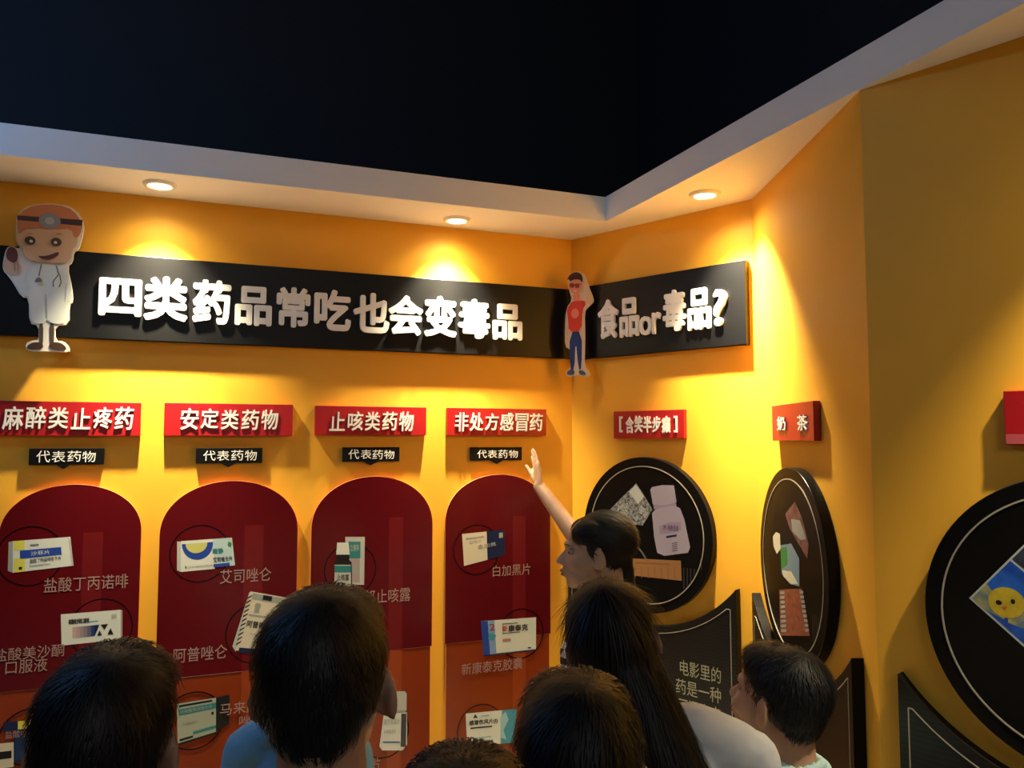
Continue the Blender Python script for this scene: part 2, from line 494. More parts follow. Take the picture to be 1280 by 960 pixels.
class Print:
    """one printed pack: quad in picture points tl,tr,br,bl mapped on the wall; drawing in 0..1 (u right, v down)"""
    def __init__(s, W, q, off=AT): s.W = W; s.q = [W.at(x, y, off) for x, y in q]; s.mb = MB(); s.z = off + 0.0003

    def poly(s, pts, mt, lift=1):
        s.mb.sheet([bil(s.q, u, v) for u, v in pts], s.z + 0.00015 * lift, mt); return s

    def box(s, u0, v0, u1, v1, mt, lift=1): return s.poly([(u0, v0), (u1, v0), (u1, v1), (u0, v1)], mt, lift)

    def text(s, t, u0, v0, u1, v1, mt, lift=3, off=0.01):
        v, f = text_data(t, 0.0, 0.5)
        x0 = min(p[0] for p in v); x1 = max(p[0] for p in v); y0 = min(p[1] for p in v); y1 = max(p[1] for p in v)
        i = s.mb.m(mt); k = off * (v1 - v0)
        for n_, (dx, dy) in enumerate([(0, 0), (k, 0), (0, k), (k, k)] if off >= .02 else [(0, 0)]):
            b = len(s.mb.v)
            for x, y, z in v:
                a = bil(s.q, u0 + (u1 - u0) * (x - x0) / (x1 - x0) + dx, v1 + (v0 - v1) * (y - y0) / (y1 - y0) + dy)
                s.mb.v.append((a[0], a[1], s.z + 0.00015 * lift - (0.00012 if z < 0 else 0) - .00001 * n_))
            for p in f: s.mb.f.append([b + q for q in p]); s.mb.mi.append(i)
        return s

    def done(s, e, org, name='medicine_print'): return s.mb.build(name, e, org)


def arch_panel(x0, x1, yap, yspr, ydiv, lab, band, rings):
    """x0,x1 at y=700"""
    a = WA.at(x0, 700, AT)[0]; b = WA.at(x1, 700, AT)[0]; cx = (a + b) / 2
    zap = WA.at((x0 + x1) / 2, yap, AT)[1]; zs = WA.at((x0 + x1) / 2, yspr, AT)[1]; zd = WA.at(x1, ydiv, AT)[1]
    zbot = 0.28
    org = (cx, zbot, 0)
    e = thing('arch_panel', WA, org, lab, 'display panel')
    poly = [(a, zd), (b, zd)] + [(cx + (b - a) / 2 * math.cos(math.pi * i / 40), zs + (zap - zs) * math.sin(math.pi * i / 40) ** 0.92) for i in range(41)]
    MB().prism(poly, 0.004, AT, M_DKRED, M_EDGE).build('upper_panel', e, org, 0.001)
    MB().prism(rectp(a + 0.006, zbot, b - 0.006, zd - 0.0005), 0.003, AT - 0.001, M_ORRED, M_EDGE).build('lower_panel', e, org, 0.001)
    bx0 = WA.at(band[0], 700, AT)[0]; bx1 = WA.at(band[1], 700, AT)[0]; bz = WA.at(band[0], band[2], AT)[1]
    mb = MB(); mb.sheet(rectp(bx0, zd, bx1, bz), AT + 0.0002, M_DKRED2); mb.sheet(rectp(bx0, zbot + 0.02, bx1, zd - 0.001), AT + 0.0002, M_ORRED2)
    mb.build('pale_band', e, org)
    for rx, ry, rr in rings:
        c = WA.at(rx, ry, AT); r = WA.at(rx, ry - rr, AT)[1] - c[1]
        MB().ring(c[0], c[1], r, r, 0.0045, AT - 0.0004, AT + 0.00026, M_RING).build('ring_line', e, org)
    return e, org


M_HAZE = M_LGREY
# --- panel 1
e, org = arch_panel(-3, 175.5, 605.5, 668, 848, 'leftmost dark red arched panel, behind the boy at the left edge', (103, 128, 666),
                    [(38, 695, 37.5), (126, 785, 37), (38, 921, 36)])
p = Print(WA, [(16, 676.5), (88, 671), (92, 707), (16, 716)])
p.poly([(-.07, .02), (0, 0), (0, 1), (-.08, .92)], M_GREY, 0); p.box(0, 0, 1, 1, M_WHITE); p.poly([(.96, 0), (1, .16), (1, 1), (.97, 1)], M_LGREY, 2)
p.box(.02, 0, .2, .3, M_YEL, 2); p.box(.02, .55, .2, 1, M_YEL, 2); p.box(.12, .32, .82, .58, M_BLUE, 3); p.text('沙菲片', .3, .38, .62, .52, M_WHITE, 4)
p.text('盐酸丁丙诺啡舌下片', .28, .62, .8, .76, M_INK); p.text('Buprenorphine Tablets', .28, .8, .62, .9, M_GREY); p.box(.1, .84, .15, .92, M_INK, 4)
p.text('镇痛药物', .3, .14, .44, .22, M_INK); p.done(e, org)
caption(e, org, '盐酸丁丙诺啡', 55, 160, 720, 738)
p = Print(WA, [(76, 768), (153, 762), (153, 799), (77, 807)])
p.box(0, 0, .97, 1, M_WHITE); p.poly([(.97, 0), (1, .03), (1, .96), (.97, 1)], M_GREY)
p.text('盐酸美沙酮口服液', .12, .18, .45, .34, M_INK, off=.03); p.box(.45, .3, .6, .33, M_CYAN, 2)
for i in range(6): p.box(.18 + .06 * i, .44, .24 + .06 * i, .8, [mat('fade_%d' % i, tuple((1 - i / 5) * a_ + i / 5 * b_ for a_, b_ in zip((.50, .36, .33), (.02, .05, .16))), .3) for _ in (0,)][0], 2)
p.poly([(.54, .44), (.62, .44), (.54, .8)], M_NAVY, 3)
p.poly([(.64, .44), (.76, .44), (.70, .62)], M_INK, 3); p.poly([(.58, .8), (.66, .8), (.62, .62)], M_INK, 3); p.poly([(.75, .8), (.85, .8), (.80, .58)], M_INK, 3)
p.text('国药', .82, .12, .9, .28, M_GREY); p.done(e, org)
caption(e, org, '盐酸美沙酮', -8, 80, 808, 824); caption(e, org, '口服液', 7, 59, 824, 841)
p = Print(WA, [(4, 903), (56, 899), (56, 948), (4, 955)])
p.box(0, 0, .45, .22, M_NAVY); p.box(.35, 0, .75, .2, M_YEL, 2); p.box(.25, .22, 1, 1, M_NAVY); p.box(.28, .24, 1, .95, mat('print_dull_blue', (.015, .04, .11), .3), 2)
p.box(-.1, .5, .25, 1.1, M_CREAM, 3); p.box(-.1, .7, .2, .88, M_INK, 4); p.text('盐酸哌替啶', .05, .22, .95, .4, M_CAPT, 5); p.done(e, org)
# --- panel 2
e, org = arch_panel(198.5, 371.5, 601, 667, 832, 'dark red arched panel second from the left, below the sign of five characters', (305, 329, 657),
                    [(250, 692, 36), (321, 791, 38), (242, 901, 36.5), (318, 966, 36)])
p = Print(WA, [(226, 676.5), (290, 672), (294, 708.5), (226, 715)])
p.poly([(-.07, 0), (0, .02), (0, 1), (-.07, .93)], M_LGREY, 0); p.box(0, 0, .62, 1, M_WHITE); p.box(.62, 0, 1, .95, mat('print_pale_blue', (.42, .56, .60), .3)); p.poly([(.93, 0), (1, .1), (1, .3)], M_LGREY, 2)
p.poly([(.32 + .30 * math.cos(a), .10 + .55 * math.sin(a)) for a in [math.pi * i / 16 for i in range(17)]], M_BLUE, 2)
p.poly([(.30 + .21 * math.cos(a), .10 + .33 * math.sin(a)) for a in [math.pi * i / 16 for i in range(17)]], mat('print_dull_yellow', (.52, .52, .17), .3), 3)
p.text('睡静', .60, .32, .80, .50, M_TEAL, off=.03); p.text('艾司唑仑片', .60, .62, .96, .78, M_INK, off=.02); p.box(.60, .84, .9, .95, M_BLUE, 3)
p.text('山东省中医药药业有限公司', .12, .84, .58, .9, M_GREY); p.poly([(.92, .12), (.98, .18), (.96, .3), (.9, .26)], M_GREEN, 3); p.box(.08, .82, .1, .9, M_INK, 3)
p.done(e, org)
caption(e, org, '艾司唑仑', 275, 339, 710.5, 728)
p = Print(WA, [(312, 739), (358, 747), (348, 820), (293, 816)])
p.box(.02, 0, 1, .96, M_CREAM); p.poly([(-.08, .9), (0, .02), (.15, 0), (.02, .98)], M_LGREY, 0)
for i in range(11): p.poly([(-.01, .1 + .075 * i), (.09, .05 + .075 * i), (.09, .075 + .075 * i), (-.01, .13 + .075 * i)], M_INK, 2)
p.box(.1, .02, 1, .12, M_GREY, 2); p.box(.38, .02, .62, .10, M_INK, 3); p.text('雷', .22, .17, .36, .32, M_GREY, off=.04); p.box(.12, .36, .9, .39, M_GREY, 2)
p.text('阿普唑仑片', .12, .46, .85, .57, M_INK, off=.03); p.text('0.4mg', .25, .66, .5, .7, M_GREY); p.box(.08, .91, .95, .99, M_NAVY, 3); p.done(e, org)
caption(e, org, '阿普唑仑', 217, 284, 808, 826)
p = Print(WA, [(221, 880), (270, 872), (270, 916), (222, 931)])
p.box(0, 0, 1, 1, mat('print_grey_green', (.34, .38, .31), .3)); p.poly([(1, .0), (1.35, -.03), (1.35, .85), (1, .97)], M_INK)
p.box(.05, .04, .9, .09, M_INK, 2); p.box(.05, .14, 1, .30, M_TEAL, 2); p.text('马来酸咪达唑仑片', .08, .17, .9, .27, M_GREY, off=.02); p.text('Midazolam', .15, .48, .5, .56, M_GREY)
p.box(.4, .78, 1, .86, M_TEAL, 2); p.box(.05, .88, .4, .93, M_INK, 2); p.poly([(0, .97), (1, .97), (1, 1.02), (0, 1.02)], M_INK, 2); p.box(.88, .38, .94, .46, M_INK, 2); p.done(e, org)
caption(e, org, '马来酸咪', 275, 340, 876, 891, mt=M_CAPT, z=AT + 0.0018); caption(e, org, '唑仑', 299, 330, 893, 906)
# --- panel 3
e, org = arch_panel(388.5, 540.5, 595.5, 660, 807.5, 'dark red arched panel third from the left, with the little bottle and box', (486, 503.5, 647),
                    [(438, 712, 33), (480, 915, 33), (420, 806, 33)])
p = Print(WA, [(431.5, 671), (456, 671), (455, 731), (433, 731)])
p.box(0, 0, 1, 1, M_LGREY); p.box(.15, .1, .78, .45, M_TEAL, 2); p.box(.25, .45, .75, .95, mat('print_pinkish', (.35, .28, .30), .3), 2); p.text('立健亭', .25, .16, .7, .3, M_LGREY); p.box(.35, .6, .65, .8, M_GREY, 3)
p.done(e, org)
p = Print(WA, [(417, 677), (439, 677), (440, 735), (416, 735)])
p.poly([(.2, .02), (.85, .02), (.9, .28), (.15, .28)], M_WHITE, 4); p.box(.18, .28, .88, .4, M_INK, 4)
p.poly([(.05, .45), (.2, .38), (.85, .38), (1, .45), (1, 1), (.05, 1)], mat('print_brown', (.02, .012, .01), .3), 4); p.box(.08, .5, .95, .95, M_LGREY, 5); p.box(.08, .52, .95, .66, M_TEAL, 6)
p.text('止咳露', .2, .7, .85, .84, M_INK, 7); p.done(e, org)
caption(e, org, '联邦止咳露', 440, 513, 736.5, 754)
p = Print(WA, [(478, 864), (509, 864), (508, 938), (474, 938)])
p.poly([(.18, .02), (.3, 0), (.9, 0), (.98, .04), (.98, .33), (.2, .33)], M_LGREY, 2); p.box(.2, .32, .95, .36, M_GREY, 3)
p.poly([(.1, .38), (1, .36), (1.02, .9), (.85, 1), (.1, 1), (0, .93)], M_WHITE, 2); p.box(.78, .38, .98, .94, mat('print_dark_grey', (.06, .06, .07), .3), 3)
p.text('复方甘草片', .12, .46, .72, .56, M_GREY, 4); p.text('100片', .15, .64, .6, .72, M_GREY, 4); p.box(.12, .85, .75, .87, M_BLUE, 4); p.done(e, org)
caption(e, org, '复方甘草片', 424, 475, 950, 964)
# --- panel 4
e, org = arch_panel(556.5, 688, 593, 651, 792, 'rightmost dark red arched panel next to the wall corner', (641, 657, 645),
                    [(596, 687, 31.5), (651, 792, 31.5), (601, 912, 32)])
p = Print(WA, [(577.5, 667.5), (631, 662), (631, 694), (580, 707.5)])
p.box(0, 0, .57, 1, M_CREAM); p.box(.57, 0, 1, 1, M_NAVY); p.box(.08, .14, .5, .2, M_GREY, 2); p.text('白加黑', .36, .42, .78, .56, M_GREY, off=.03); p.text('感冒片', .15, .24, .45, .34, M_LGREY)
p.box(.86, .1, .95, .3, M_GREY, 2); p.done(e, org)
caption(e, org, '白加黑片', 616, 663, 705.5, 719.5)
p = Print(WA, [(601, 776.5), (670, 771.5), (670, 812), (604.5, 819)])
p.box(0, 0, 1, 1, M_WHITE); p.box(0, 0, .12, 1, M_BLUE, 2); p.box(.12, .0, .24, 1, mat('print_mid_blue', (.20, .32, .55), .3), 2); p.text('2', .14, .1, .24, .3, M_RED, 3)
p.poly([(.14, .35), (.26, .45), (.2, .6), (.1, .55)], M_CYAN, 3); p.box(.37, .12, .66, .14, M_INK, 3); p.text('新', .37, .18, .47, .36, mat('print_red', (.4, .03, .03), .3), 3, .03)
p.text('康泰克', .48, .18, .84, .37, M_INK, 3, .04); p.box(.37, .58, .52, .66, mat('print_faded_red', (.4, .2, .16), .3), 3); p.box(.37, .4, .7, .42, M_INK, 3)
p.box(.84, .9, .9, .94, M_INK, 3); p.poly([(0, .98), (1, .98), (1, 1.03), (0, 1.03)], M_NAVY, 1); p.done(e, org)
caption(e, org, '新康泰克胶囊', 577, 653, 825.5, 840)
p = Print(WA, [(582, 892), (646, 886), (642, 928), (584, 934)])
p.box(0, 0, .72, 1, M_WHITE); p.box(.7, 0, 1, 1, M_CYAN); p.poly([(.68, .2), (.78, .05), (.85, .3), (.76, .6), (.84, .9), (.7, .8)], mat('print_pale_cyan', (.3, .5, .55), .3), 3)
p.text('感冒伤风片(I)', .06, .22, .62, .38, M_INK, off=.04); p.poly([(.14, .16), (.18, .04), (.23, .15)], M_INK, 3); p.box(.3, .1, .45, .13, M_GREY, 3)
p.box(.08, .43, .52, .47, M_INK, 3); p.box(.1, .74, .5, .76, M_CYAN, 3); p.text('太极集团出品', .18, .84, .55, .93, M_INK, off=.02); p.done(e, org)

# ------------------------------------------------------------------ round framed discs and their text panels
DT = 0.032
M_CAND = mat('print_candy', (.30, .31, .31), .4, noise_amt=.8, noise_scale=90, col2=(.03, .03, .035))
M_LILAC = mat('print_lilac', (.25, .20, .29), .35)
M_LILAC2 = mat('print_pale_lilac', (.31, .27, .35), .35)
M_TAN = mat('print_tan', (.27, .13, .05), .35)
M_WAVE = stripes_mat('black_panel_fine_waves', (.005, .0045, .0045), (.011, .0095, .0085), 26, 'Y', .62, 2.2, .3)
M_DKLINE = mat('disc_print_lines', (.03, .026, .024), .3)


def disc(W, cx, cy, yr, lab, rscale=1.0):
    c = W.at(cx, cy, DT); r = yr
    org = (c[0], c[1], 0)
    e = thing('round_display', W, org, lab, 'display disc')
    MB().prism(ell(c[0], c[1], r, r, 96), 0.001, DT, M_DISC).build('disc_board', e, org, 0.002)
    MB().ring(c[0], c[1], r * .885, r * .885, 0.0035, DT, DT + 0.0015, M_RIM, 96).build('inner_ring', e, org)
    mb = MB()
    for k in range(6):                                    # faint vertical printed bars near the lower rim
        x = c[0] + r * (.58 + .05 * k); h = math.sqrt(max(0, (.86 * r) ** 2 - (x - c[0]) ** 2))
        if h > 0.03: mb.sheet(rectp(x, c[1] - min(h, .62 * r), x + .018 * r, c[1] - .36 * r), DT + 0.0006, M_DKLINE)
    if mb.v: mb.build('printed_bars', e, org)
    return e, org, c, r


def arc_text_panel(W, c, r, lab, xl, xr, ztipL, ztipR, gap, zb=0.35, rows=(), gapc=0.0):
    """panel below a disc, its top edge a concave arc around the disc"""
    R = r + gap
    org = ((xl + xr) / 2, zb, 0)
    e = thing('text_panel', W, org, lab, 'display panel')
    top = []
    aL = math.atan2(ztipL - c[1], xl - c[0]); aR = math.atan2(ztipR - c[1], xr - c[0])
    RL = math.hypot(xl - c[0], ztipL - c[1]); RR = math.hypot(xr - c[0], ztipR - c[1])
    if aL > 0: aL -= 2 * math.pi
    n = 36
    for i in range(n + 1):
        t = i / n; a = aL + (aR - aL) * t
        rr = (RL + (R - RL) * min(1, t * 3) if t < .5 else RR + (R - RR) * min(1, (1 - t) * 3))
        rr = R + (RL - R) * max(0, 1 - t * 2.2) ** 2 if t < .5 else R + (RR - R) * max(0, 1 - (1 - t) * 2.2) ** 2
        top.append((c[0] + rr * math.cos(a), c[1] + rr * math.sin(a)))
    poly = [(xl, zb)] + top + [(xr, zb)]
    MB().prism(poly, 0.001, DT, M_WAVE, M_DISC).build('panel_board', e, org, 0.0015)
    # inset line
    inn = []
    xa, xb = xl + .022, xr - .022
    for x, z in top:
        x2, z2 = x, z - 0.0
        d = Vector((x - c[0], z - c[1])); L = d.length; q = (c[0] + d.x / L * (L + .026), c[1] + d.y / L * (L + .026))
        if xa < q[0] < xb: inn.append(q)
    pts = [(xa, zb + .02)] + [(xa, inn[0][1])] + inn + [(xb, inn[-1][1]), (xb, zb + .02)]
    mb = MB(); mb.tube([(p_[0], p_[1], DT, DT + .001) for p_ in pts], 0.0013, M_RIM); mb.build('inset_line', e, org)
    return e, org


# real radius from the disc on the centre wall
rB = (WB.at(806, 571.5, DT)[1] - WB.at(806, 766, DT)[1]) / 2
e, org, c, r = disc(WB, 805, 668, rB, 'black round display with white bottle on the centre wall, behind the woman')
cB = c


def P(W, pts, off=DT): return [W.at(x, y, off) for x, y in pts]


def z5(x, y): return (640 + x / 4.571, 540 + y / 4.571)


p = Print(WB, [z5(535, 470), z5(710, 293), z5(805, 440), z5(690, 625)], DT); p.z = DT + .0002
p.poly([(0, 0), (.55, -.01), (1, 0), (1, .5), (.98, 1), (.5, 1), (.0, .35)], M_CAND, 1); p.box(.75, .02, .98, .5, M_LGREY, 2)
for i in range(14):
    u = random.uniform(.1, .85); v = random.uniform(.15, .9); a = random.uniform(0, 3); h = .09
    q = [(u + h * math.cos(a + k), v + h * .6 * math.sin(a + k)) for k in (0, 1.2, 3.14, 4.34)]
    p.poly(q, M_LGREY if i % 2 else M_GREY, 3 + i * .3); p.poly([(u + .6 * (x - u), v + .6 * (y - v)) for x, y in q], M_INK, 4 + i * .3); p.poly([(u + .35 * (x - u), v + .35 * (y - v)) for x, y in q], M_LGREY, 5 + i * .3)
p.done(e, org, 'candy_bag_print')
mb = MB()
mb.sheet(P(WB, [z5(*q) for q in [(790, 330), (800, 315), (860, 303), (925, 305), (940, 400), (880, 418), (805, 415)]]), DT + .000150, M_LILAC2)
mb.sheet(P(WB, [z5(*q) for q in [(808, 410), (935, 398), (940, 425), (810, 440)]]), DT + .000125, M_LILAC)
mb.sheet(P(WB, [z5(*q) for q in [(800, 465), (820, 440), (925, 420), (960, 435), (985, 500), (1018, 660), (1005, 690), (870, 708), (830, 690), (812, 600)]]), DT + .000138, M_LILAC2)
mb.sheet(P(WB, [z5(*q) for q in [(840, 540), (900, 515), (965, 515), (968, 560), (900, 580), (845, 585)]]), DT + .000155, M_LILAC)
mb.sheet(P(WB, [z5(*q) for q in [(880, 595), (940, 585), (942, 597), (882, 607)]]), DT + .000170, M_NAVY)
for k in range(5): mb.sheet(P(WB, [z5(*q) for q in [(915, 635 + 11 * k), (945, 630 + 11 * k), (945, 634 + 11 * k), (915, 639 + 11 * k)]]), DT + .000170, M_NAVY)
cx, cy, ww, hh = WB.rect(*z5(905, 548), 100 / 4.57, 34 / 4.57, DT); put_text(mb, '木糖醇', cx, cy, ww, hh, DT + .000150, DT + .000170, M_NAVY, .03)
mb.build('bottle_print', e, org)
mb = MB()
mb.sheet(P(WB, [z5(*q) for q in [(640, 720), (965, 735), (970, 850), (645, 815)]]), DT + .00050, M_TAN)
for k in range(7): mb.sheet(P(WB, [z5(*q) for q in [(700 + 38 * k, 770), (704 + 38 * k, 770), (706 + 38 * k, 835), (702 + 38 * k, 835)]]), DT + .00070, mat('print_dark_tan', (.2, .09, .03), .4))
mb.sheet(P(WB, [z5(*q) for q in [(700, 742), (900, 752), (900, 758), (700, 748)]]), DT + .00070, mat('print_dark_tan', (.2, .09, .03), .4))
mb.build('carton_print', e, org)
mb = MB(); pts = P(WB, [z5(*q) for q in [(560, 480), (620, 550), (690, 620), (745, 690), (780, 750), (790, 800)]])
mb.tube([(a_[0], a_[1], DT + .000175, DT + .000188) for a_ in pts], .0035, mat('print_swoosh', (.12, .115, .10), .4)); mb.build('strap_print', e, org)

xr = WB.at(920, 760, DT)[0]; ztR = WB.at(920, 737, DT)[1]; gp = (c[1] - r) - WB.at(836, 792, DT)[1]
gp = 0.045
PW = xr - c[0]
eI, orgI = arc_text_panel(WB, c, r, 'black text panel with concave top and rows of pale characters on the centre wall', c[0] - PW, xr, ztR, ztR, gp)
for t, x0, x1, y0, y1 in [('电影里的', 850, 901, 829, 850), ('药是一种', 845, 901, 853, 874), ('可混合麻', 848, 901, 877, 899), ('醉药性质', 848, 901, 902, 923), ('的药物哦', 848, 901, 926, 947)]:
    cx, cy, ww, hh = WB.rect((x0 + x1) / 2, (y0 + y1) / 2, x1 - x0, y1 - y0 - 2, DT)
    text_part('text_row', eI, orgI, t, cx, cy, ww, hh, DT, DT + .00025, mat('pale_gold_text', (.30, .28, .19), .4), .006)
# hook for wall C
cC = WC.at(993, 711, DT)
rC = rB
e, org, c, r = disc(WC, 988, 707, rC * .98, 'black round display seen steeply on the angled wall, with milk tea packs')


def q3(x, y): return (900 + x / 3.2, 480 + y / 3.2)


def q4(x, y): return (900 + x / 3.368, 700 + y / 3.368)


M_PINK = mat('print_dull_pink', (.22, .10, .10), .4, noise_amt=.6, noise_scale=30)
mb = MB()
mb.sheet(P(WC, [q3(*q) for q in [(262, 520), (300, 470), (330, 540), (355, 640), (350, 700), (315, 640), (280, 580)]]), DT + .00050, M_PINK)
mb.sheet(P(WC, [q3(*q) for q in [(285, 540), (320, 545), (345, 620), (325, 625), (290, 590)]]), DT + .00065, M_GREY)
mb.build('pouch_print', e, org)
mb = MB()
mb.sheet(P(WC, [q3(*q) for q in [(212, 610), (225, 592), (240, 600), (243, 660), (228, 680), (215, 650)]]), DT + .00050, M_CREAM)
mb.sheet(P(WC, [q3(*q) for q in [(243, 645), (285, 638), (318, 700), (318, 810), (280, 800), (248, 760)]]), DT + .00065, mat('print_dusty_blue', (.16, .24, .32), .4))
mb.sheet(P(WC, [q3(*q) for q in [(243, 655), (268, 650), (272, 720), (246, 740)]]), DT + .00080, M_GREEN)
mb.sheet(P(WC, [q3(*q) for q in [(250, 745), (285, 750), (312, 800), (285, 800), (255, 770)]]), DT + .00080, M_CREAM)
mb.build('packet_print', e, org)
mb = MB()
mb.sheet(P(WC, [q4(*q) for q in [(250, 125), (345, 120), (378, 320), (255, 318)]]), DT + .00050, mat('print_dull_orange', (.32, .09, .04), .4, noise_amt=.5, noise_scale=60, col2=(.14, .05, .04)))
for k in range(9): mb.sheet(P(WC, [q4(*q) for q in [(255 + k * .4, 132 + 20 * k), (272 + k, 131 + 20 * k), (272 + k, 143 + 20 * k), (255 + k * .4, 144 + 20 * k)]]), DT + .00070, M_GREY)
for k in range(9): mb.sheet(P(WC, [q4(*q) for q in [(335 + 3 * k, 130 + 20 * k), (350 + 3 * k, 129 + 20 * k), (352 + 3 * k, 141 + 20 * k), (337 + 3 * k, 142 + 20 * k)]]), DT + .00070, M_GREY)
mb.build('sachet_print', e, org)
xl = WC.at(940, 760, DT)[0]; zl = WC.at(940, 741, DT)[1]; xr = WC.at(1065, 860, DT)[0]; zr = WC.at(1065, 823, DT)[1]
arc_text_panel(WC, c, r, 'black concave-topped text panel on the angled wall, behind the boy on the right', xl, xr, zl, zr, gp)

# wall D
cD = WD.at(1325, 775, DT)
e, org, c, r = disc(WD, 1356, 786, rB, 'black round display with blue and yellow picture at the right edge of the photo')


def q7(x, y): return (1160 + x / 2.667, 580 + y / 2.667)


mb = MB()
A = WD.at(*q7(137, 447), DT); Bt = WD.at(*q7(320, 268), DT); Cb = WD.at(*q7(320, 610), DT)
ux = Vector((Bt[0] - A[0], Bt[1] - A[1])); vx = Vector((Cb[0] - A[0], Cb[1] - A[1]))


def DD(u, v): return (A[0] + ux.x * u + vx.x * v, A[1] + ux.y * u + vx.y * v)


mb.sheet([DD(0, 0), DD(1.55, 0), DD(1.55, 1.1), DD(0, 1.1)], DT + .00025, M_LGREY)
mb.sheet([DD(.03, .03), DD(.73, .03), DD(.73, 1.07), DD(.03, 1.07)], DT + .00045, mat('print_vivid_blue', (.02, .12, .55), .35, noise_amt=.7, noise_scale=25, col2=(.01, .04, .30)))
mb.sheet([DD(.76, .03), DD(1.52, .03), DD(1.52, 1.07), DD(.76, 1.07)], DT + .00045, mat('print_slate', (.04, .05, .08), .35, noise_amt=.6, noise_scale=20))
mb.sheet([DD(.03, .03), DD(.3, .03), DD(.22, .5), DD(.1, .55), DD(.03, .3)], DT + .00060, mat('print_olive_yellow', (.38, .34, .10), .35, noise_amt=.6, noise_scale=40, col2=(.1, .16, .2)))
mb.sheet([DD(.1, .62), DD(.25, .5), DD(.36, .75), DD(.2, .9)], DT + .00060, mat('print_olive_yellow', (.3, .3, .1), .35))
hc = WD.at(*q7(262, 462), DT)
mb.sheet(ell(hc[0], hc[1], .034, .031), DT + .00075, mat('print_chick_yellow', (.55, .40, .03), .35, noise_amt=.25, noise_scale=50))
mb.sheet(ell(hc[0] - .014, hc[1] - .002, .006, .005, 12), DT + .00090, M_INK); mb.sheet(ell(hc[0] + .012, hc[1] + .004, .004, .005, 12), DT + .00090, M_INK)
mb.sheet([(hc[0] - .010, hc[1] - .010), (hc[0] + .002, hc[1] - .007), (hc[0] - .004, hc[1] - .018)], DT + .00090, mat('print_orange', (.5, .12, .02), .4))
mb.sheet(P(WD, [q7(*q) for q in [(275, 325), (279, 321), (322, 362), (322, 368)]]), DT + .000100, M_LGREY)
mb.build('snack_packet_print', e, org)
xl = WD.at(1122, 860, DT)[0]; zl = WD.at(1122, 842, DT)[1]
arc_text_panel(WD, c, r, 'black concave-topped text panel at the bottom right on the right wall', xl, 2 * c[0] - xl, zl, zl, gp)


# ------------------------------------------------------------------ cartoon cut-outs
def cutout(W, org, name, label, z0, back, layers, bt=0.012, bm=None):
    e = thing(name, W, org, label, 'cutout')
    MB().prism(back, z0, z0 + bt, bm or mat('cutout_edge_white', (.75, .70, .62), .4)).build('backing', e, org, 0.001)
    z = z0 + bt
    for i, (nm, polys, mt) in enumerate(layers):
        for q in polys:
            mb = MB(); mb.sheet(q, z + 0.0006 * (i + 1), mt); mb.build(nm, e, org)
    MB().prism(ell(org[0], org[1], .012, .012, 12), 0.001 if W is WM else BT, z0, M_LETTER).build('spacer', e, org)
    return e


ZD = BT + 0.016


def g(x, y): return WA.at(x / 4.364, 240 + y / 4.364, ZD)


def smooth(pts, k=2):
    for _ in range(k):
        q = []
        for a, b in zip(pts, pts[1:] + pts[:1]):
            q += [(a[0] * .75 + b[0] * .25, a[1] * .75 + b[1] * .25), (a[0] * .25 + b[0] * .75, a[1] * .25 + b[1] * .75)]
        pts = q
    return pts


